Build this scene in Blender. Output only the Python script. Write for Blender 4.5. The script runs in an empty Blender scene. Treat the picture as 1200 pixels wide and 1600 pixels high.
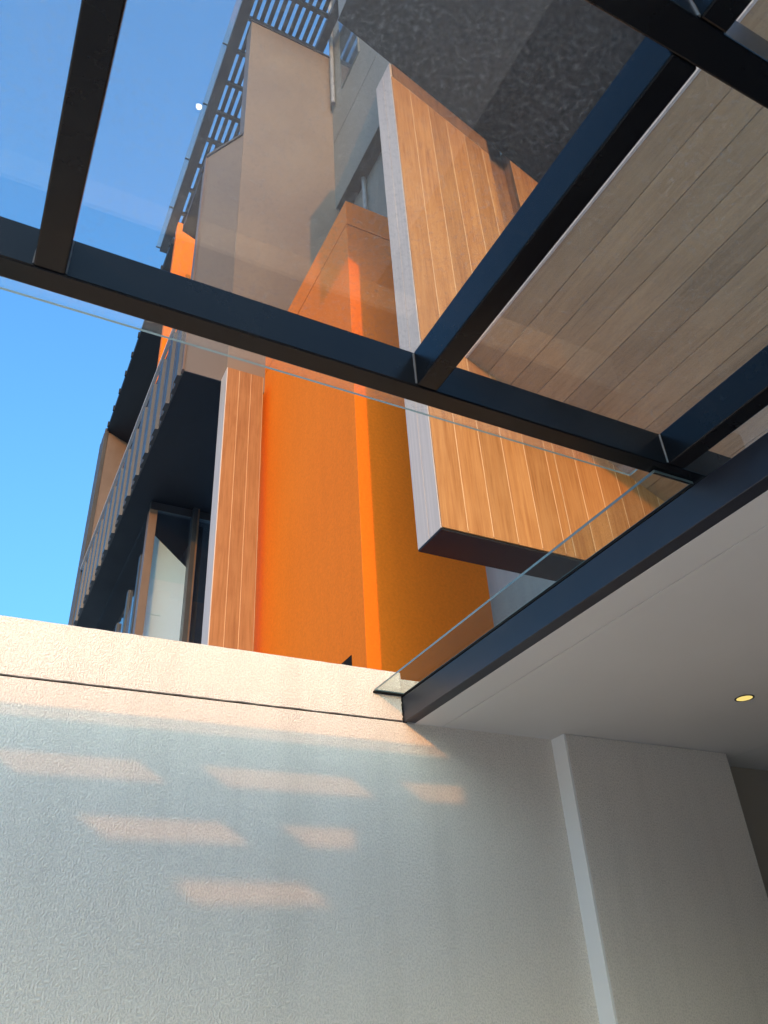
import bpy, bmesh, math, random
from mathutils import Vector, Matrix, noise

random.seed(7)
S = bpy.context.scene
COL = S.collection

# ------------------------------------------------------------------ camera, sky, sun, exposure
cam_data = bpy.data.cameras.new("camera")
cam = bpy.data.objects.new("camera", cam_data)
COL.objects.link(cam)
YAW, PITCH, ROLL = math.radians(29.0812), math.radians(33.3172), math.radians(-3.7751)
fwd = Vector((math.sin(YAW) * math.cos(PITCH), math.cos(YAW) * math.cos(PITCH), math.sin(PITCH)))
r0 = Vector((math.cos(YAW), -math.sin(YAW), 0.0))
u0 = r0.cross(fwd)
rgt = math.cos(ROLL) * r0 + math.sin(ROLL) * u0
upv = -math.sin(ROLL) * r0 + math.cos(ROLL) * u0
cam.matrix_world = Matrix(((rgt.x, upv.x, -fwd.x, 0.0), (rgt.y, upv.y, -fwd.y, 0.0),
                           (rgt.z, upv.z, -fwd.z, 1.6), (0, 0, 0, 1)))
cam_data.sensor_fit = 'VERTICAL'
cam_data.sensor_height = 24.0
cam_data.lens = 24.0 * 1250.07 / 1600.0
cam_data.clip_start = 0.02
cam_data.clip_end = 3000.0
S.camera = cam

SUN_DIR = Vector((0.358, 1.0, -0.22)).normalized()      # the way the light travels
world = bpy.data.worlds.new("World")
S.world = world
world.use_nodes = True
wn = world.node_tree
wn.nodes.clear()
sky = wn.nodes.new('ShaderNodeTexSky')
sky.sky_type = 'NISHITA'
sky.sun_disc = False
sky.sun_elevation = math.asin(-SUN_DIR.z)
sky.sun_rotation = math.atan2(-SUN_DIR.x, -SUN_DIR.y)
sky.altitude = 0.0
sky.air_density = 1.5
sky.dust_density = 9.0
sky.ozone_density = 7.0
bg = wn.nodes.new('ShaderNodeBackground')
bg.inputs['Strength'].default_value = 0.15
wo = wn.nodes.new('ShaderNodeOutputWorld')
tone = wn.nodes.new('ShaderNodeMix')
tone.data_type = 'RGBA'; tone.blend_type = 'MULTIPLY'
tone.inputs[0].default_value = 1.0
tone.inputs[7].default_value = (0.91, 1.035, 0.985, 1.0)
wn.links.new(sky.outputs[0], tone.inputs[6])
wn.links.new(tone.outputs[2], bg.inputs[0])
wn.links.new(bg.outputs[0], wo.inputs[0])

sun_data = bpy.data.lights.new("sun", 'SUN')
sun_data.energy = 2.0
sun_data.angle = math.radians(0.65)
sun_data.color = (0.27, 0.098, 0.008)
sun = bpy.data.objects.new("sun", sun_data)
sun.rotation_euler = SUN_DIR.to_track_quat('-Z', 'Y').to_euler()
sun.location = (-8, -22, 12)
COL.objects.link(sun)

S.view_settings.view_transform = 'Standard'
S.view_settings.look = 'None'
S.view_settings.gamma = 1.0
S.view_settings.exposure = 2.2
S.view_settings.use_curve_mapping = False
S.render.engine = 'CYCLES'
S.cycles.max_bounces = 14
S.cycles.diffuse_bounces = 6
S.cycles.glossy_bounces = 5
S.cycles.transparent_max_bounces = 24
S.cycles.use_denoising = True
S.cycles.sample_clamp_indirect = 8.0

# ------------------------------------------------------------------ materials
MATS = {}

class NT:
    def __init__(self, name):
        self.m = bpy.data.materials.new(name)
        self.m.use_nodes = True
        self.t = self.m.node_tree
        self.t.nodes.clear()
        self.out = self.n('ShaderNodeOutputMaterial')
        MATS[name] = self.m
    def n(self, kind, **kw):
        node = self.t.nodes.new(kind)
        for k, v in kw.items():
            setattr(node, k, v)
        return node
    def l(self, a, b):
        self.t.links.new(a, b)
    def coords(self, scale=(1, 1, 1), rnd=False, obj=False):
        tc = self.n('ShaderNodeTexCoord') if obj else self.n('ShaderNodeNewGeometry')
        src = tc.outputs['Object'] if obj else tc.outputs['Position']
        if rnd:
            oi = self.n('ShaderNodeObjectInfo')
            mul = self.n('ShaderNodeMath', operation='MULTIPLY')
            mul.inputs[1].default_value = 37.0
            self.l(oi.outputs['Random'], mul.inputs[0])
            add = self.n('ShaderNodeVectorMath', operation='ADD')
            self.l(src, add.inputs[0]); self.l(mul.outputs[0], add.inputs[1])
            src = add.outputs[0]
        mp = self.n('ShaderNodeMapping')
        mp.inputs['Scale'].default_value = scale
        self.l(src, mp.inputs['Vector'])
        return mp.outputs[0]
    def noise(self, vec, scale, detail=4.0, rough=0.55, dist=0.0):
        x = self.n('ShaderNodeTexNoise')
        x.inputs['Scale'].default_value = scale
        x.inputs['Detail'].default_value = detail
        x.inputs['Roughness'].default_value = rough
        x.inputs['Distortion'].default_value = dist
        self.l(vec, x.inputs['Vector'])
        return x.outputs['Fac']
    def ramp(self, fac, stops):
        r = self.n('ShaderNodeValToRGB')
        els = r.color_ramp.elements
        while len(els) < len(stops):
            els.new(0.5)
        for e, (p, c) in zip(els, stops):
            e.position = p
            e.color = (c, c, c, 1) if isinstance(c, (int, float)) else (*c, 1)
        self.l(fac, r.inputs[0])
        return r.outputs[0]
    def mixc(self, fac, a, b, mode='MIX'):
        m = self.n('ShaderNodeMix', data_type='RGBA', blend_type=mode)
        for sock, v in ((m.inputs[0], fac), (m.inputs[6], a), (m.inputs[7], b)):
            if isinstance(v, (int, float)):
                sock.default_value = v
            elif isinstance(v, tuple):
                sock.default_value = (*v, 1)
            else:
                self.l(v, sock)
        return m.outputs[2]
    def bsdf(self, base, rough=0.6, spec=0.5, metal=0.0, bump=None, bstr=0.3, bdist=0.004):
        b = self.n('ShaderNodeBsdfPrincipled')
        for key, v in (('Base Color', base), ('Roughness', rough), ('Metallic', metal)):
            if isinstance(v, tuple):
                b.inputs[key].default_value = (*v, 1)
            elif isinstance(v, (int, float)):
                b.inputs[key].default_value = v
            else:
                self.l(v, b.inputs[key])
        b.inputs['Specular IOR Level'].default_value = spec
        if bump is not None:
            bp = self.n('ShaderNodeBump')
            bp.inputs['Strength'].default_value = bstr
            bp.inputs['Distance'].default_value = bdist
            self.l(bump, bp.inputs['Height'])
            self.l(bp.outputs[0], b.inputs['Normal'])
        self.l(b.outputs[0], self.out.inputs[0])
        return b

def mat_stucco():
    k = NT('textured_white_paint')
    v = k.coords((1, 1, 0.75))
    a = k.noise(v, 125.0, 2.0, 0.5, 0.0)
    blob = k.ramp(a, [(0.40, 0.0), (0.56, 0.6), (0.72, 1.0)])
    fine = k.noise(v, 210.0, 3.0)
    h = k.mixc(0.22, blob, fine)
    big = k.noise(k.coords(), 0.9, 5.0)
    tint = k.mixc(big, (0.815, 0.75, 0.672), (0.86, 0.80, 0.72))
    streak = k.noise(k.coords((3.0, 3.0, 0.25)), 1.6, 4.0)
    tint = k.mixc(k.ramp(streak, [(0.50, 0.0), (0.8, 0.5)]), tint, (0.66, 0.61, 0.54))
    tint = k.mixc(1.0, tint, k.ramp(h, [(0.10, 0.86), (0.50, 1.0), (0.9, 1.03)]), 'MULTIPLY')  # pits darkened in the colour to stand in for relief shading
    k.bsdf(tint, 0.85, 0.15, bump=h, bstr=0.9, bdist=0.0068)

def mat_plain(name, c0, c1, rough=0.55, spec=0.4, scale=2.0, bscale=90.0, bstr=0.1, bdist=0.002, metal=0.0, stretch=(1, 1, 1)):
    k = NT(name)
    n1 = k.noise(k.coords(stretch), scale, 6.0, 0.6)
    c = k.mixc(k.ramp(n1, [(0.32, 0.0), (0.68, 1.0)]), c0, c1)
    n2 = k.noise(k.coords(), bscale, 3.0)
    r = k.ramp(n1, [(0.3, max(0.0, rough - 0.06)), (0.7, min(1.0, rough + 0.08))])
    k.bsdf(c, r, spec, metal, bump=n2, bstr=bstr, bdist=bdist)

def mat_render(name, c0, c1, scale=34.0, bstr=0.5):
    k = NT(name)
    a = k.noise(k.coords(), scale, 4.0, 0.6, 0.4)
    big = k.noise(k.coords((1, 1, 0.4)), 0.8, 6.0, 0.6)
    c = k.mixc(k.ramp(big, [(0.3, 0.0), (0.7, 1.0)]), c0, c1)
    run = k.noise(k.coords((2.2, 2.2, 0.10)), 2.4, 5.0, 0.65)
    c = k.mixc(1.0, c, k.ramp(run, [(0.25, 0.965), (0.55, 1.0), (0.80, 1.015)]), 'MULTIPLY')
    c = k.mixc(1.0, c, k.ramp(a, [(0.30, 0.90), (0.65, 1.03)]), 'MULTIPLY')
    k.bsdf(c, 0.75, 0.25, bump=a, bstr=bstr, bdist=0.006)

def mat_wood(name, light, mid, dark, axis='z', rough=0.5, contrast=1.0, spread=(0.88, 1.08)):
    k = NT(name)
    if axis == 'z':
        st, st2 = (1, 1, 0.035), (1, 1, 0.09)
    else:
        st, st2 = (1, 0.035, 1), (1, 0.09, 1)
    fine = k.noise(k.coords(st, True), 42.0, 7.0, 0.72, 0.5)
    broad = k.noise(k.coords(st2, True), 9.0, 4.0, 0.6, 1.6)
    blot = k.noise(k.coords((1, 1, 1), True), 1.9, 5.0, 0.6)
    c = k.mixc(k.ramp(fine, [(0.36, 0.0), (0.62, 1.0)]), dark, mid)
    c = k.mixc(k.ramp(broad, [(0.40, 0.0), (0.72, 0.9 * contrast)]), c, light)
    c = k.mixc(k.ramp(blot, [(0.45, 0.0), (0.75, 0.55 * contrast)]), c, light)
    oi = k.n('ShaderNodeObjectInfo')
    rnd = k.ramp(oi.outputs['Random'], [(0.0, spread[0]), (1.0, spread[1])])
    c = k.mixc(1.0, c, rnd, 'MULTIPLY')
    k.bsdf(c, rough, 0.4, bump=fine, bstr=0.35, bdist=0.002)

def mat_glass(name, dust=0.06, tint=(0.985, 0.993, 0.99), speck=1.0):
    k = NT(name)
    tr = k.n('ShaderNodeBsdfTransparent'); tr.inputs[0].default_value = (*tint, 1)
    gl = k.n('ShaderNodeBsdfGlossy'); gl.inputs['Roughness'].default_value = 0.0
    g = k.n('ShaderNodeNewGeometry')
    dt = k.n('ShaderNodeVectorMath', operation='DOT_PRODUCT')
    k.l(g.outputs['Incoming'], dt.inputs[0]); k.l(g.outputs['Normal'], dt.inputs[1])
    ab = k.n('ShaderNodeMath', operation='ABSOLUTE'); k.l(dt.outputs['Value'], ab.inputs[0])
    om = k.n('ShaderNodeMath', operation='SUBTRACT'); om.inputs[0].default_value = 1.0; k.l(ab.outputs[0], om.inputs[1])
    pw = k.n('ShaderNodeMath', operation='POWER'); k.l(om.outputs[0], pw.inputs[0]); pw.inputs[1].default_value = 5.0
    ma = k.n('ShaderNodeMath', operation='MULTIPLY_ADD'); k.l(pw.outputs[0], ma.inputs[0])
    ma.inputs[1].default_value = 0.957; ma.inputs[2].default_value = 0.043
    mx = k.n('ShaderNodeMixShader'); k.l(ma.outputs[0], mx.inputs[0]); k.l(tr.outputs[0], mx.inputs[1]); k.l(gl.outputs[0], mx.inputs[2])
    # dust and dried rain specks on the pane
    df = k.n('ShaderNodeBsdfDiffuse'); df.inputs[0].default_value = (0.56, 0.54, 0.50, 1)
    tl = k.n('ShaderNodeBsdfTranslucent'); tl.inputs[0].default_value = (0.56, 0.54, 0.50, 1)
    dm = k.n('ShaderNodeMixShader'); dm.inputs[0].default_value = 0.55
    k.l(df.outputs[0], dm.inputs[1]); k.l(tl.outputs[0], dm.inputs[2])
    v = k.coords()
    n1 = k.ramp(k.noise(v, 70.0, 8.0, 0.85, 0.0), [(0.50, 0.0), (0.66, 1.0)])
    n2 = k.ramp(k.noise(v, 3.2, 5.0, 0.6), [(0.30, 0.25), (0.75, 1.0)])
    vo = k.n('ShaderNodeTexVoronoi'); vo.inputs['Scale'].default_value = 24.0; k.l(v, vo.inputs['Vector'])
    dots = k.ramp(vo.outputs['Distance'], [(0.035, 1.0), (0.09, 0.0)])
    dsel = k.ramp(k.noise(v, 11.0, 2.0), [(0.56, 0.0), (0.66, 1.0)])
    m1 = k.n('ShaderNodeMath', operation='MULTIPLY'); k.l(n1, m1.inputs[0]); k.l(n2, m1.inputs[1])
    m2 = k.n('ShaderNodeMath', operation='MULTIPLY_ADD'); k.l(m1.outputs[0], m2.inputs[0])
    m2.inputs[1].default_value = 0.36 * speck; m2.inputs[2].default_value = dust
    m3 = k.n('ShaderNodeMath', operation='MULTIPLY'); k.l(dots, m3.inputs[0]); k.l(dsel, m3.inputs[1])
    m4 = k.n('ShaderNodeMath', operation='MULTIPLY_ADD'); k.l(m3.outputs[0], m4.inputs[0]); m4.inputs[1].default_value = 0.22 * speck; k.l(m2.outputs[0], m4.inputs[2])
    tc = k.n('ShaderNodeTexCoord'); sp = k.n('ShaderNodeSeparateXYZ'); k.l(tc.outputs['Object'], sp.inputs[0])
    gt = k.n('ShaderNodeMath', operation='GREATER_THAN'); k.l(sp.outputs[2], gt.inputs[0]); gt.inputs[1].default_value = 0.0045
    m5 = k.n('ShaderNodeMath', operation='MULTIPLY'); k.l(m4.outputs[0], m5.inputs[0]); k.l(gt.outputs[0], m5.inputs[1])
    fx = k.n('ShaderNodeMixShader'); k.l(m5.outputs[0], fx.inputs[0]); k.l(mx.outputs[0], fx.inputs[1]); k.l(dm.outputs[0], fx.inputs[2])
    k.l(fx.outputs[0], k.out.inputs[0])

def mat_emit(name, col, strength):
    k = NT(name)
    e = k.n('ShaderNodeEmission'); e.inputs[0].default_value = (*col, 1); e.inputs[1].default_value = strength
    k.l(e.outputs[0], k.out.inputs[0])

mat_stucco()
mat_plain('smooth_white_paint', (0.82, 0.81, 0.78), (0.86, 0.85, 0.82), 0.5, 0.4, 1.4, 120, 0.08)
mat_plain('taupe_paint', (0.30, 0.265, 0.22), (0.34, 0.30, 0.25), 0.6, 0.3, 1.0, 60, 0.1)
mat_plain('ceiling_paint', (0.67, 0.665, 0.645), (0.71, 0.705, 0.685), 0.6, 0.3, 1.0, 60, 0.06)
mat_plain('charcoal_metal', (0.004, 0.005, 0.007), (0.006, 0.0075, 0.010), 0.22, 0.22, 3.0, 200, 0.05)
mat_plain('fascia_metal', (0.018, 0.022, 0.034), (0.026, 0.031, 0.045), 0.40, 0.5, 2.0, 120, 0.08)
mat_plain('sealant', (0.10, 0.105, 0.11), (0.15, 0.155, 0.16), 0.5, 0.4, 30.0)
mat_plain('black_gap', (0.012, 0.012, 0.012), (0.02, 0.02, 0.02), 0.9, 0.1)
mat_render('orange_render', (0.86, 0.195, 0.006), (0.92, 0.22, 0.008), 30.0, 0.55)
mat_plain('brown_panel', (0.175, 0.135, 0.112), (0.205, 0.16, 0.13), 0.55, 0.35, 0.7, 40, 0.08)
mat_plain('mauve_panel', (0.12, 0.105, 0.102), (0.14, 0.122, 0.117), 0.55, 0.35, 0.7, 40, 0.08)
mat_plain('grey_panel', (0.175, 0.185, 0.18), (0.21, 0.22, 0.215), 0.6, 0.35, 0.9, 40, 0.1)
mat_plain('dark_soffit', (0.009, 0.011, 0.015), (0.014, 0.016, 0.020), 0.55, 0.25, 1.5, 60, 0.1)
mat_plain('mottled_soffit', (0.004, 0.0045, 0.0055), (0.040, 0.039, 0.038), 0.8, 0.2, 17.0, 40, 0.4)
mat_plain('pergola_metal', (0.035, 0.037, 0.045), (0.05, 0.052, 0.06), 0.5, 0.4, 2.0)
mat_plain('ribbed_metal', (0.045, 0.040, 0.038), (0.06, 0.053, 0.05), 0.42, 0.4, 1.2, 60, 0.05, metal=0.2)
mat_plain('pale_edge', (0.50, 0.435, 0.40), (0.60, 0.525, 0.485), 0.55, 0.35, 6.0, 90, 0.2, stretch=(1, 6, 0.12))
mat_plain('pale_joint', (0.56, 0.38, 0.22), (0.64, 0.45, 0.28), 0.6, 0.3, 6.0)  # paler than the boards: lit board edges put into the colour
mat_plain('bronze_frame', (0.12, 0.08, 0.06), (0.15, 0.10, 0.075), 0.4, 0.45)
mat_plain('slate_frame', (0.028, 0.031, 0.038), (0.038, 0.042, 0.05), 0.42, 0.45)
mat_plain('pale_interior', (0.72, 0.79, 0.76), (0.76, 0.82, 0.79), 0.8, 0.2)
mat_plain('galvanised', (0.20, 0.21, 0.23), (0.30, 0.31, 0.33), 0.4, 0.5, 4.0)
mat_plain('concrete', (0.70, 0.69, 0.66), (0.76, 0.75, 0.72), 0.85, 0.25, 0.8, 60, 0.3)
mat_plain('dark_tile', (0.16, 0.15, 0.14), (0.20, 0.19, 0.18), 0.4, 0.4, 1.0)
mat_plain('earth', (0.56, 0.54, 0.47), (0.64, 0.62, 0.54), 0.95, 0.1, 0.3)
mat_wood('golden_timber', (0.50, 0.27, 0.108), (0.405, 0.19, 0.064), (0.28, 0.115, 0.034), 'z', contrast=0.6)
mat_wood('red_timber', (0.38, 0.19, 0.08), (0.30, 0.135, 0.05), (0.22, 0.09, 0.03), 'z', contrast=0.6)
mat_wood('soffit_timber', (0.50, 0.335, 0.185), (0.40, 0.26, 0.135), (0.30, 0.185, 0.09), 'y', contrast=0.7, spread=(0.80, 1.08))
mat_wood('shaded_timber', (0.26, 0.14, 0.07), (0.20, 0.10, 0.045), (0.13, 0.06, 0.026), 'z')  # darker timber copy with shade put into its colour
mat_glass('canopy_glass', 0.075)
mat_glass('gutter_glass', 0.35, (0.90, 0.95, 0.94))
mat_glass('ledge_glass', 0.03, (0.88, 0.93, 0.92), 0.5)
mat_glass('window_glass', 0.006, (0.82, 0.90, 0.97), 0.1)
mat_plain('glass_edge', (0.12, 0.17, 0.17), (0.17, 0.23, 0.23), 0.15, 0.6)
mat_emit('lamp_glow', (1.0, 0.76, 0.23), 0.215)
mat_emit('ground_lamp_glow', (1.0, 0.93, 0.74), 7.0)

# ------------------------------------------------------------------ helpers
def thing(name, label, cat, loc, group=None):
    o = bpy.data.objects.new(name, None)
    o.empty_display_size = 0.2
    COL.objects.link(o)
    o.location = loc
    o['label'] = label
    o['category'] = cat
    o['_o'] = loc
    o['kind'] = 'thing'
    if group:
        o['group'] = group
    return o

def origin(o):
    return Vector(o['_o'])

def link(name, bm, mat, parent=None, base=None, label=None, kind=None):
    """World-space bmesh -> one object whose origin is its own base."""
    bmesh.ops.recalc_face_normals(bm, faces=bm.faces)
    xs = [v.co for v in bm.verts]
    if base is None:
        base = Vector((sum(c.x for c in xs) / len(xs), sum(c.y for c in xs) / len(xs), min(c.z for c in xs)))
    for v in bm.verts:
        v.co -= base
    me = bpy.data.meshes.new(name)
    bm.to_mesh(me); bm.free()
    for m in (mat if isinstance(mat, (list, tuple)) else [mat]):
        me.materials.append(MATS[m])
    o = bpy.data.objects.new(name, me)
    COL.objects.link(o)
    o['_o'] = tuple(base)
    if parent is not None:
        o.parent = parent
        o.location = base - origin(parent)
    else:
        o.location = base
    if label:
        o['label'] = label
    if kind:
        o['kind'] = kind
    return o

def add_box(bm, x0, x1, y0, y1, z0, z1, bev=0.0):
    vs = [bm.verts.new((x, y, z)) for x in (x0, x1) for y in (y0, y1) for z in (z0, z1)]
    idx = ((0, 1, 3, 2), (4, 6, 7, 5), (0, 4, 5, 1), (2, 3, 7, 6), (0, 2, 6, 4), (1, 5, 7, 3))
    fs = [bm.faces.new([vs[i] for i in f]) for f in idx]
    if bev > 0:
        es = list({e for f in fs for e in f.edges})
        bmesh.ops.bevel(bm, geom=es, offset=bev, segments=2, affect='EDGES', profile=0.5)
    return fs

def box(name, x0, x1, y0, y1, z0, z1, mat, parent=None, bev=0.0, **kw):
    bm = bmesh.new()
    add_box(bm, x0, x1, y0, y1, z0, z1, bev)
    return link(name, bm, mat, parent, **kw)

def add_prism_y(bm, poly, y0, y1):
    a = [bm.verts.new((x, y0, z)) for x, z in poly]
    b = [bm.verts.new((x, y1, z)) for x, z in poly]
    n = len(poly)
    bm.faces.new(a); bm.faces.new(b[::-1])
    for i in range(n):
        bm.faces.new((a[i], b[i], b[(i + 1) % n], a[(i + 1) % n]))

def prism_y(name, poly, y0, y1, mat, parent=None, bev=0.0, **kw):
    bm = bmesh.new()
    add_prism_y(bm, poly, y0, y1)
    if bev:
        bmesh.ops.bevel(bm, geom=list(bm.edges), offset=bev, segments=1, affect='EDGES')
    return link(name, bm, mat, parent, **kw)

def add_prism_z(bm, poly, z0, z1):
    a = [bm.verts.new((x, y, z0)) for x, y in poly]
    b = [bm.verts.new((x, y, z1)) for x, y in poly]
    n = len(poly)
    bm.faces.new(a); bm.faces.new(b[::-1])
    for i in range(n):
        bm.faces.new((a[i], b[i], b[(i + 1) % n], a[(i + 1) % n]))

def add_cyl(bm, c, r, h, seg=32, axis='z'):
    ring0, ring1 = [], []
    for i in range(seg):
        t = 2 * math.pi * i / seg
        ring0.append(bm.verts.new((c[0] + r * math.cos(t), c[1] + r * math.sin(t), c[2])))
        ring1.append(bm.verts.new((c[0] + r * math.cos(t), c[1] + r * math.sin(t), c[2] + h)))
    bm.faces.new(ring0); bm.faces.new(ring1[::-1])
    for i in range(seg):
        j = (i + 1) % seg
        bm.faces.new((ring0[i], ring0[j], ring1[j], ring1[i]))

def add_ring(bm, c, r0, r1, h, seg=40):
    L = []
    for r, z in ((r0, 0), (r1, 0), (r1, h), (r0, h)):
        L.append([bm.verts.new((c[0] + r * math.cos(2 * math.pi * i / seg), c[1] + r * math.sin(2 * math.pi * i / seg), c[2] + z)) for i in range(seg)])
    for k in range(4):
        A, B = L[k], L[(k + 1) % 4]
        for i in range(seg):
            j = (i + 1) % seg
            bm.faces.new((A[i], A[j], B[j], B[i]))

def glass_box(name, x0, x1, y0, y1, z0, z1, mat, parent=None, sides='xy', **kw):
    """A pane: broad faces are clear glass, the cut edges show the green of the glass."""
    bm = bmesh.new()
    fs = add_box(bm, x0, x1, y0, y1, z0, z1)
    bm.normal_update()
    dims = {'x': x1 - x0, 'y': y1 - y0, 'z': z1 - z0}
    thin = min(dims, key=dims.get)
    for f in bm.faces:
        n = f.normal
        ax = 'x' if abs(n.x) > 0.5 else 'y' if abs(n.y) > 0.5 else 'z'
        f.material_index = 0 if ax == thin else 1
    return link(name, bm, [mat, 'glass_edge'], parent, **kw)

# ------------------------------------------------------------------ ground
bm = bmesh.new()
add_box(bm, -600, 600, -600, 600, -0.5, -0.12)
link('ground', bm, 'earth', kind='structure')
bm = bmesh.new()
add_box(bm, -14, 12, -2.6, 3.995, -0.12, 0.0)
link('paving', bm, 'concrete', kind='structure')
bm = bmesh.new()
add_box(bm, -14, 30, 4.25, 26, -0.12, 0.0)
link('yard', bm, 'concrete', kind='structure')

bm = bmesh.new()
add_box(bm, 2.3, 8.0, -2.1, 3.99, 0.0, 0.012)
link('porch_floor', bm, 'dark_tile', kind='structure')

# ------------------------------------------------------------------ white boundary wall
YW = 4.0
wall = thing('boundary_wall', 'white textured wall with sunlit coping band and a groove under the coping', 'wall', (0.0, 4.1, 0.0))
box('wall_face', -9.0, 3.36, YW, YW + 0.22, -0.1, 3.139, 'textured_white_paint', wall)
box('groove', -9.0, 2.262, YW + 0.016, YW + 0.2, 3.139, 3.151, 'black_gap', wall)
# coping: a long block with slightly uneven lower arris
bm = bmesh.new()
N = 240
rows = []
for i in range(N + 1):
    x = -9.0 + (2.262 + 9.0) * i / N
    d = 0.0035 * (noise.noise(Vector((x * 9, 0, 0))) + 0.6 * noise.noise(Vector((x * 31, 3, 0))))
    e = 0.002 * noise.noise(Vector((x * 13, 7, 0)))
    rows.append([bm.verts.new(p) for p in ((x, YW - 0.001, 3.151 + d), (x, YW - 0.001, 3.445 + e), (x, YW + 0.006, 3.450 + e),
                                           (x, YW + 0.25, 3.452), (x, YW + 0.25, 3.151))])
for i in range(N):
    for k in range(5):
        bm.faces.new((rows[i][k], rows[i + 1][k], rows[i + 1][(k + 1) % 5], rows[i][(k + 1) % 5]))
bm.faces.new(rows[0]); bm.faces.new(rows[-1])
link('coping', bm, 'textured_white_paint', wall)
box('coping_return', 2.262, 3.5, YW + 0.10, YW + 0.25, 3.30, 3.452, 'textured_white_paint', wall)

# ------------------------------------------------------------------ pier and the recessed wall beside it
pier = thing('wall_pier', 'grey textured wall pier with a smooth pale side, under the porch ceiling', 'pier', (4.05, 3.98, 0.0))
box('pier_face', 3.352, 4.76, 3.872, 4.2, -0.1, 3.136, 'textured_white_paint', pier)
box('pier_side', 3.336, 3.3518, 3.873, 4.001, -0.1, 3.137, 'smooth_white_paint', pier)
side = thing('porch_side_wall', 'end wall closing the porch on its right, outside the photo', 'wall', (8.1, 1.0, 0.0))
box('wall_face', 8.001, 8.2, -2.1, 4.3, -0.1, 3.29, 'smooth_white_paint', side)
back = thing('porch_wall', 'plain dark recessed wall right of the pier, at the edge of the photo', 'wall', (6.4, 4.2, 0.0))
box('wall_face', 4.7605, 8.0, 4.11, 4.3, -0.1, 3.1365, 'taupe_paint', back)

# ------------------------------------------------------------------ porch roof
porch = thing('entrance_porch', 'flat porch roof with grey ceiling boards and a dark edge beam', 'roof', (5.0, 1.0, 3.139))
XF = 2.262
box('fascia_beam', XF, XF + 0.075, -2.0, 3.992, 3.140, 3.290, 'fascia_metal', porch, bev=0.003)
box('ceiling_board', XF + 0.0755, 2.523, -2.0, 4.13, 3.139, 3.155, 'ceiling_paint', porch, bev=0.0015)
box('ceiling_board', 2.5295, 4.9, -2.0, 4.13, 3.139, 3.155, 'ceiling_paint', porch, bev=0.0015)
box('ceiling_board', 4.904, 8.0, -2.0, 4.13, 3.139, 3.155, 'ceiling_paint', porch, bev=0.0015)
box('roof_deck', XF + 0.076, 8.0, -2.0, 4.3, 3.156, 3.288, 'concrete', porch)
# ragged mortar where the beam meets the coping
bm = bmesh.new()
pts = []
for i in range(15):
    z = 3.138 + 0.168 * i / 14
    pts.append((XF - 0.006 + 0.007 * noise.noise(Vector((z * 60, 1, 2))), z))
add_prism_y(bm, pts + [(XF + 0.02, 3.306), (XF + 0.02, 3.138)], 3.990, 3.9985)
link('mortar_joint', bm, 'black_gap', porch)

lamp = thing('downlight', 'round lit downlight recessed in the grey porch ceiling', 'light', (3.98, 3.0, 3.139))
bm = bmesh.new(); add_ring(bm, (3.98, 3.0, 3.1355), 0.046, 0.056, 0.0033); link('trim_ring', bm, 'slate_frame', lamp)
bm = bmesh.new(); add_cyl(bm, (3.98, 3.0, 3.1365), 0.0458, 0.002, 40); link('lens', bm, 'lamp_glow', lamp)

# glass ledge along the beam
ledge = thing('glass_ledge', 'narrow clear glass strip running along the top of the dark porch edge beam', 'glass strip', (2.17, 2.8, 3.300))
glass_box('pane', 2.078, 2.276, 1.645, 3.992, 3.3065, 3.3185, 'ledge_glass', ledge)
box('wall_channel', 2.070, 2.268, 3.978, 3.9975, 3.296, 3.3060, 'black_gap', ledge)
box('seal', 2.262, 2.2745, 1.645, 3.975, 3.2935, 3.3060, 'black_gap', ledge)

# ------------------------------------------------------------------ glass canopy overhead
can = thing('glass_canopy', 'dark steel grid canopy with clear glass panes overhead', 'canopy', (0.0, 0.4, 3.322))
RAILS = [(1.602, 1.674), (0.390, 0.468), (-0.822, -0.744), (-2.034, -1.956)]
BEAMS = [(-3.37, -3.292), (-2.28, -2.202), (-1.09, -1.012), (-0.100, -0.022), (1.040, 1.114), (2.112, 2.192)]
for y0, y1 in RAILS:
    box('rail', -3.37, 2.62, y0, y1, 3.322, 3.470, 'charcoal_metal', can, bev=0.005)
for i, (x0, x1) in enumerate(BEAMS):
    for (ya, yb), (yc, yd) in zip(RAILS[1:], RAILS[:-1]):
        box('rafter', x0, x1, yb + 0.0006, yc - 0.0006, 3.3235, 3.4685, 'charcoal_metal', can, bev=0.005)
for i, (x0, x1) in enumerate(BEAMS):
    for y0, y1 in RAILS[:3]:
        for xa in (x0, x1):
            bm = bmesh.new()
            n, zz = 14, []
            for q in range(n + 1):
                z = 3.332 + (3.462 - 3.332) * q / n
                r = 0.0042 + 0.0012 * noise.noise(Vector((x0 * 7, y0 * 5, z * 70)))
                zz.append([bm.verts.new((xa + r * math.cos(t), y0 + r * math.sin(t), z)) for t in [k * math.pi / 3 for k in range(6)]])
            for q in range(n):
                for k in range(6):
                    bm.faces.new((zz[q][k], zz[q][(k + 1) % 6], zz[q + 1][(k + 1) % 6], zz[q + 1][k]))
            bm.faces.new(zz[0]); bm.faces.new(zz[-1])
            link('sealant_bead', bm, 'sealant', can)
for (ax, bx), (cx, dx) in zip(BEAMS[:-1], BEAMS[1:]):
    xa, xb = (ax + bx) / 2 + 0.004, (cx + dx) / 2 - 0.004
    for r, ((ya, yb), (yc, yd)) in enumerate(zip(RAILS[1:], RAILS[:-1])):
        if r == 0:
            continue
        y_far = (yc + yd) / 2 - 0.004
        glass_box('glass_pane', xa, xb, (ya + yb) / 2 + 0.004, y_far, 3.474, 3.483, 'canopy_glass', can)
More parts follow.
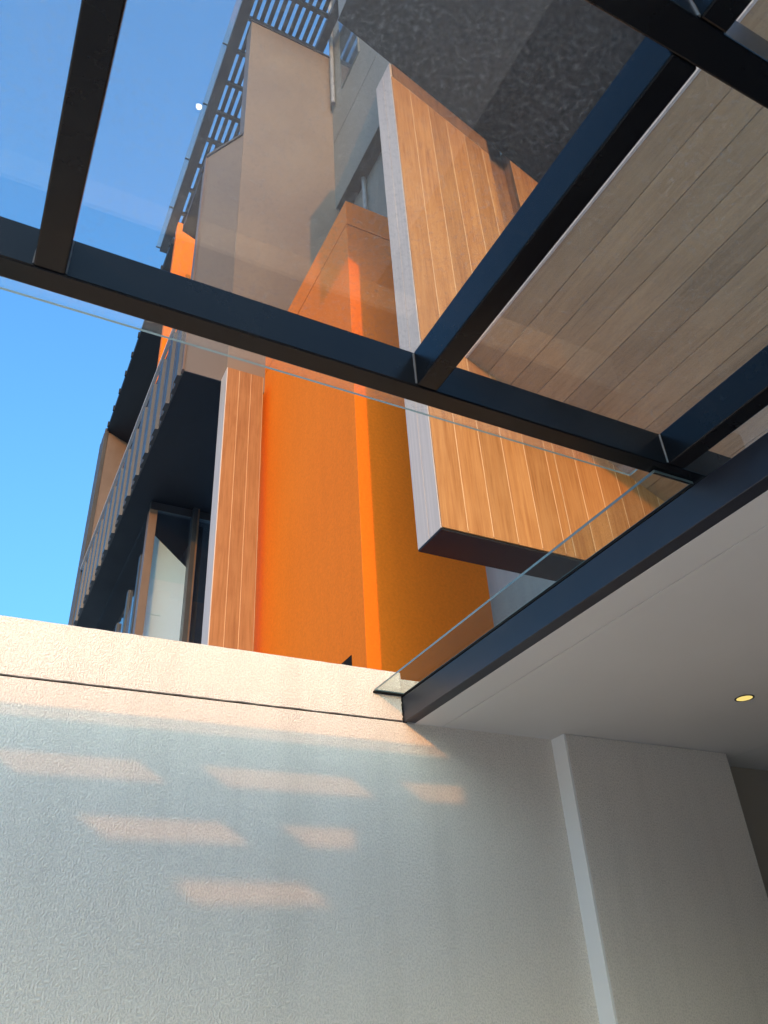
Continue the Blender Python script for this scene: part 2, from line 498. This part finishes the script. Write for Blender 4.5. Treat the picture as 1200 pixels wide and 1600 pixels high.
glass_box('glass_pane', -3.33, 2.204, (RAILS[1][0] + RAILS[1][1]) / 2 + 0.004, 1.868, 3.474, 3.483, 'canopy_glass', can)
for (ya, yb), r in zip(RAILS[1:], range(3)):
    y_far = 1.64 if r == 0 else (RAILS[r][0] + RAILS[r][1]) / 2 - 0.004
    glass_box('glass_pane', 2.212 if r == 0 else 2.156, 2.60, (ya + yb) / 2 + 0.004, y_far, 3.474, 3.483, 'canopy_glass', can)

# ------------------------------------------------------------------ the building behind the wall
B = thing('apartment_building', 'tall block with orange walls, brown panels, timber cladding and a slatted roof', 'building', (4.0, 10.0, 0.0))

def add_rows(parent, name, edges, mk):
    for a, b in zip(edges[:-1], edges[1:]):
        mk(parent, name, a, b)

# --- brown slab and the raked side panel
box('brown_slab', 2.722, 5.9, 10.2, 10.234, 11.24, 23.79, 'brown_panel', B, bev=0.004)
box('slab_core', 2.725, 5.88, 10.2345, 10.6, 11.47, 23.78, 'mauve_panel', B)
box('raked_core', 2.0, 2.72, 10.2325, 10.6, 11.47, 17.3, 'mauve_panel', B)
prism_y('raked_panel', [(1.995, 11.24), (2.7215, 11.24), (2.7215, 18.68), (1.995, 17.35)], 10.215, 10.232, 'mauve_panel', B)
box('corner_trim', 1.955, 1.9945, 10.19, 10.3, 11.24, 17.3, 'bronze_frame', B, bev=0.004)
prism_y('rake_flashing', [(1.96, 17.32), (2.70, 18.67), (2.70, 18.74), (1.96, 17.39)], 10.18, 10.62, 'pergola_metal', B)
box('slab_capping', 2.70, 5.9, 10.17, 10.63, 23.792, 23.85, 'pergola_metal', B)

# --- soffit over the recessed windows
box('balcony_soffit', 2.0, 7.0, 10.235, 22.5, 11.242, 11.46, 'dark_soffit', B)

# --- ribbed balcony parapet
par = box('ribbed_parapet', 1.975, 1.999, 10.301, 21.4, 11.245, 13.2, 'ribbed_metal', B)
box('parapet_rail', 1.90, 1.97, 10.2, 21.45, 13.24, 13.29, 'pale_edge', par, bev=0.004)
first = None
for i in range(14):
    if first is None:
        bm = bmesh.new()
        add_prism_z(bm, [(1.974, 10.34), (1.91, 10.36), (1.905, 10.56), (1.945, 10.585), (1.945, 10.72), (1.925, 10.74), (1.93, 10.86), (1.974, 10.88)], 11.225, 13.0)
        first = link('rib', bm, 'ribbed_metal', par)
    else:
        o = first.copy(); COL.objects.link(o); o.parent = par
        o.location = first.location + Vector((0, 0.78 * i, 0))

# --- balcony back wall, inner roof with rib ends, far block
prism_y('balcony_wall', [(2.045, 11.47), (4.6, 11.47), (4.6, 19.0), (2.045, 19.0)], 13.3, 13.5, 'orange_render', B)
near_roof = prism_y('inner_roof', [(1.99, 17.30), (4.6, 16.13), (4.6, 16.4), (1.99, 17.5)], 10.61, 12.2, 'dark_soffit', B)
far_roof = prism_y('inner_roof', [(1.985, 18.40), (4.6, 17.22), (4.6, 17.5), (1.985, 18.62)], 13.51, 22.5, 'dark_soffit', B)
first = None
for k in range(11):
    yy = 13.6 + 0.85 * k
    if first is None:
        bm = bmesh.new(); add_box(bm, 1.945, 2.4, yy, yy + 0.07, 18.42, 18.60, 0.0)
        first = link('rib_end', bm, 'dark_soffit', far_roof)
    else:
        o = first.copy(); COL.objects.link(o); o.parent = far_roof
        o.location = first.location + Vector((0, 0.85 * k, 0))
far = box('end_wall', 2.04, 5.0, 21.5, 22.6, 11.47, 18.35, 'bronze_frame', B)
fs = box('ribbed_side', 1.99, 2.035, 21.46, 22.62, 10.9, 18.5, 'ribbed_metal', B)
for k in range(4):
    box('rib', 1.93, 1.989, 21.5 + 0.28 * k, 21.64 + 0.28 * k, 10.9, 18.5, 'ribbed_metal', fs)

# --- slatted roof pergola
per = box('pergola_fascia', 2.40, 2.68, 8.6, 18.72, 24.26, 24.46, 'pergola_metal', B)
for k in range(9):
    x = 2.77 + 0.2 * k
    box('slat', x, x + 0.105, 8.6, 18.6, 24.33, 24.40, 'pergola_metal', per)
for k in range(11):
    yy = 8.45 + 0.94 * k
    box('rafter', 2.681, 4.56, yy, yy + 0.10, 24.22, 24.325, 'pergola_metal', per)
box('edge_beam', 4.57, 4.80, 8.6, 18.72, 24.24, 24.46, 'pergola_metal', per)
for y0, y1 in ((7.6, 9.49), (9.5, 11.35), (11.36, 13.2), (13.21, 15.1), (15.11, 16.98), (16.99, 18.7)):
    glass_box('gutter_pane', 2.262, 2.398, y0 + 0.02, y1 - 0.02, 24.40, 24.415, 'gutter_glass', per)
    box('pane_clip', 2.262, 2.399, y1 - 0.016, y1 + 0.014, 24.392, 24.43, 'pergola_metal', per)

# --- grey upper volume
box('grey_wall', 4.945, 8.0, 6.2, 10.199, 17.32, 19.80, 'grey_panel', B)
gu = box('grey_wall', 4.945, 8.0, 6.2, 10.199, 19.83, 29.0, 'grey_panel', B)
box('joint', 4.965, 7.9, 6.25, 10.19, 19.801, 19.829, 'black_gap', B)
box('grey_soffit', 4.95, 8.0, 6.22, 10.195, 17.285, 17.318, 'dark_soffit', B)
box('recessed_wall', 5.24, 8.0, 6.95, 10.198, 11.0, 17.284, 'grey_panel', B)
bm = bmesh.new(); add_cyl(bm, (5.17, 9.23, 11.0), 0.05, 6.28, 16); link('downpipe', bm, 'galvanised', B)
bm = bmesh.new(); add_cyl(bm, (4.87, 9.98, 21.2), 0.055, 7.8, 16); link('downpipe', bm, 'galvanised', B)
win = box('side_window', 4.925, 4.944, 8.60, 9.60, 21.3, 28.0, 'grey_panel', B)
glass_box('pane', 4.916, 4.9245, 8.63, 9.57, 21.33, 27.9, 'window_glass', win)

# --- orange tower with a recessed joint below its top
XO = 3.417
ot = box('orange_wall', XO, 5.05, 6.7, 10.198, 0.0, 11.652, 'orange_render', B, bev=0.004)
box('joint', XO + 0.014, 5.03, 6.715, 10.19, 11.652, 11.676, 'black_gap', ot)
box('orange_parapet', XO, 5.05, 6.7, 10.198, 11.676, 12.215, 'orange_render', B, bev=0.004)
box('wall_vent', XO - 0.008, XO + 0.01, 7.04, 7.75, 4.25, 4.972, 'black_gap', ot)
box('orange_return', XO, 3.8, 10.199, 10.6, 0.0, 11.238, 'orange_render', B)
box('grey_return', 5.051, 8.0, 6.95, 7.3, 0.0, 10.9, 'pale_edge', B)

# --- timber column beside the orange wall
colm = box('timber_column', 2.66, 3.28, 9.8615, 10.199, 0.0, 11.245, 'pale_joint', B)
for x0, x1 in ((2.648, 2.853), (2.858, 3.058), (3.063, 3.275)):
    box('board', x0, x1, 9.860, 9.884, 0.0, 11.255, 'red_timber', colm, bev=0.003)
box('edge_board', 2.636, 2.659, 9.862, 10.199, 0.0, 11.25, 'pale_edge', colm, bev=0.002)

# --- recessed windows under the soffit
W = box('window_bay', 2.42, 5.2, 14.30, 14.42, 11.06, 11.24, 'slate_frame', B)
box('post', 2.40, 2.56, 14.22, 14.43, 0.0, 11.0, 'bronze_frame', W, bev=0.004)
box('post', 3.29, 3.385, 14.18, 14.42, 0.0, 11.24, 'slate_frame', W, bev=0.004)
box('bead', 3.3855, 3.425, 14.2, 14.4, 0.0, 11.238, 'bronze_frame', W)
glass_box('pane', 2.561, 3.289, 14.34, 14.352, 0.0, 11.059, 'window_glass', W)
glass_box('pane', 3.426, 5.1, 14.30, 14.312, 0.0, 11.05, 'window_glass', W)

prism_y('blind', [(2.57, 0.0), (3.42, 0.0), (3.42, 10.08), (2.57, 10.82)], 14.80, 14.84, 'pale_interior', W)
box('inner_panel', 2.58, 3.40, 14.785, 14.7995, 0.0, 9.70, 'smooth_white_paint', W)
box('blind_rail', 2.60, 2.95, 14.772, 14.784, 8.9, 8.93, 'pale_interior', W)
sw = box('side_glazing', 2.47, 2.50, 14.43, 20.5, 0.0, 11.24, 'window_glass', B)
for k in range(5):
    y0 = 14.75 + 0.95 * k
    box('post', 2.42, 2.469, y0, y0 + 0.16, 0.0, 10.2 - 0.35 * k, 'slate_frame', sw)
box('room_back', 3.6, 3.7, 14.9, 22.0, 0.0, 11.25, 'slate_frame', B)

# --- timber screen standing in front of the orange wall
ZR = lambda x: 11.69 - 0.588 * (x - 2.15)          # underside of the dark roof block
ZB = lambda x: 6.655 - 0.515 * (x - 3.265)         # underside of the boarded soffit
scr = prism_y('timber_screen', [(2.836, 4.76), (4.06, 4.76), (4.06, ZR(4.06) - 0.05), (2.836, ZR(2.836) - 0.05)], 4.1891, 4.548, 'pale_joint', B)
xs = [2.812 + 0.232 * i for i in range(5)] + [3.972, 4.066]
bands = list(zip(xs[:-1], xs[1:]))
for a, b in bands:
    a2, b2 = a + 0.0022, b - 0.0022
    prism_y('board', [(a2, 4.742), (b2, 4.742), (b2, ZR(b2) - 0.31), (a2, ZR(a2) - 0.31)], 4.188, 4.2004, 'golden_timber', scr, bev=0.002)
for y0, y1 in ((4.203, 4.372), (4.377, 4.552)):
    box('edge_board', 2.810, 2.8355, y0, y1, 4.742, 11.30, 'pale_edge', scr, bev=0.002)
prism_y('top_shade_band', [(2.836, ZR(2.836) - 0.305), (4.066, ZR(4.066) - 0.305), (4.066, ZR(4.066) - 0.01), (2.836, ZR(2.836) - 0.01)], 4.186, 4.2004, 'shaded_timber', scr)  # dark strip added for the shade under the roof
box('base_plate', 2.812, 5.7, 4.202, 4.550, 4.725, 4.741, 'dark_soffit', scr)
low = prism_y('lower_screen', [(4.067, 4.76), (5.69, 4.76), (5.69, ZB(5.69)), (4.067, ZB(4.067))], 4.1891, 4.548, 'pale_joint', B)
x = 4.0685
while x < 5.6:
    a2, b2 = x + 0.0022, x + 0.2298
    prism_y('board', [(a2, 4.742), (b2, 4.742), (b2, ZB(b2) + 0.02), (a2, ZB(a2) + 0.02)], 4.188, 4.2004, 'golden_timber', low, bev=0.003)
    x += 0.232
# recess and the second screen to its right
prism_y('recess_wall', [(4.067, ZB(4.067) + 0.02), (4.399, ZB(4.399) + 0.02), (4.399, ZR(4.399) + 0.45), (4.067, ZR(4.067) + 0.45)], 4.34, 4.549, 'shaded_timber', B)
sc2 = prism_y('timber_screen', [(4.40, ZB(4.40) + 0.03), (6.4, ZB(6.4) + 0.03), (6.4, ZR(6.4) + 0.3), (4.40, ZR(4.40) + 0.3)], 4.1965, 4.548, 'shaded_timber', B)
x = 4.38
while x < 6.2:
    a2, b2 = x + 0.0022, x + 0.2298
    prism_y('board', [(a2, ZB(a2)), (b2, ZB(b2)), (b2, ZR(b2) - 0.03), (a2, ZR(a2) - 0.03)], 4.188, 4.2004, 'golden_timber', sc2, bev=0.003)
    x += 0.232

# --- dark roof block above the screen
rb = prism_y('roof_block', [(2.16, ZR(2.16) + 0.03), (6.8, ZR(6.8) + 0.03), (6.8, 19.3), (2.70, 19.3), (2.16, 17.95)], 1.2, 4.19, 'grey_panel', B)
prism_y('roof_soffit', [(2.15, ZR(2.15)), (6.8, ZR(6.8)), (6.8, ZR(6.8) + 0.029), (2.15, ZR(2.15) + 0.029)], 1.19, 4.195, 'mottled_soffit', rb)

# --- sloping boarded soffit over the porch
bs = prism_y('boarded_soffit', [(3.29, ZB(3.29) + 0.026), (6.6, ZB(6.6) + 0.026), (6.6, ZB(6.6) + 0.06), (3.29, ZB(3.29) + 0.06)], -1.2, 4.19, 'bronze_frame', B)
x = 3.285
while x < 6.4:
    a2, b2 = x + 0.003, x + 0.2005
    prism_y('board', [(a2, ZB(a2)), (b2, ZB(b2)), (b2, ZB(b2) + 0.024), (a2, ZB(a2) + 0.024)], -1.2, 4.192, 'soffit_timber', bs, bev=0.002)
    x += 0.2035
box('edge_trim', 3.262, 3.2845, -1.2, 4.192, ZB(3.27) - 0.012, ZB(3.27) + 0.06, 'pale_edge', bs, bev=0.002)

# ------------------------------------------------------------------ unseen sun blocker added behind the viewer, shaped to shade the middle of the wall
H = thing('sun_blocker', 'unseen white frame with a stepped top, added behind the viewer to block the sun', 'sun blocker', (2.0, -2.3, 0.0))
box('blocker_beam', -2.9, 9.0, -2.5, -2.08, 2.70, 3.47, 'smooth_white_paint', H, bev=0.004)
box('parapet', -0.30, 0.40, -2.5, -2.2, 3.471, 3.92, 'smooth_white_paint', H)  # step heights set to cut off sun patches on the wall
box('parapet', 0.401, 9.0, -2.5, -2.2, 3.471, 4.20, 'smooth_white_paint', H)
box('parapet', -2.9, -1.95, -2.5, -2.2, 3.471, 3.92, 'smooth_white_paint', H)
box('parapet', -1.949, -1.30, -2.5, -2.2, 3.471, 3.66, 'smooth_white_paint', H)
box('wall', 2.3, 9.0, -2.45, -2.13, -0.1, 2.699, 'slate_frame', H)  # solid part of the blocker, added to darken the porch
for x0 in (-2.9, 1.999):
    box('post', x0, x0 + 0.3, -2.45, -2.13, -0.1, 2.699, 'smooth_white_paint', H, bev=0.004)

# small ground light near the wall foot; its glint shows in the canopy glass
gl = thing('ground_light', 'small round lit uplight set in the paving near the wall', 'light', (0.515, 3.13, 0.0))
bm = bmesh.new(); add_ring(bm, (0.515, 3.13, 0.0005), 0.020, 0.036, 0.012); link('trim_ring', bm, 'galvanised', gl)
bm = bmesh.new(); add_cyl(bm, (0.515, 3.13, 0.001), 0.0195, 0.008, 24); link('lens', bm, 'ground_lamp_glow', gl)

for o in bpy.data.objects:
    if '_o' in o:
        del o['_o']
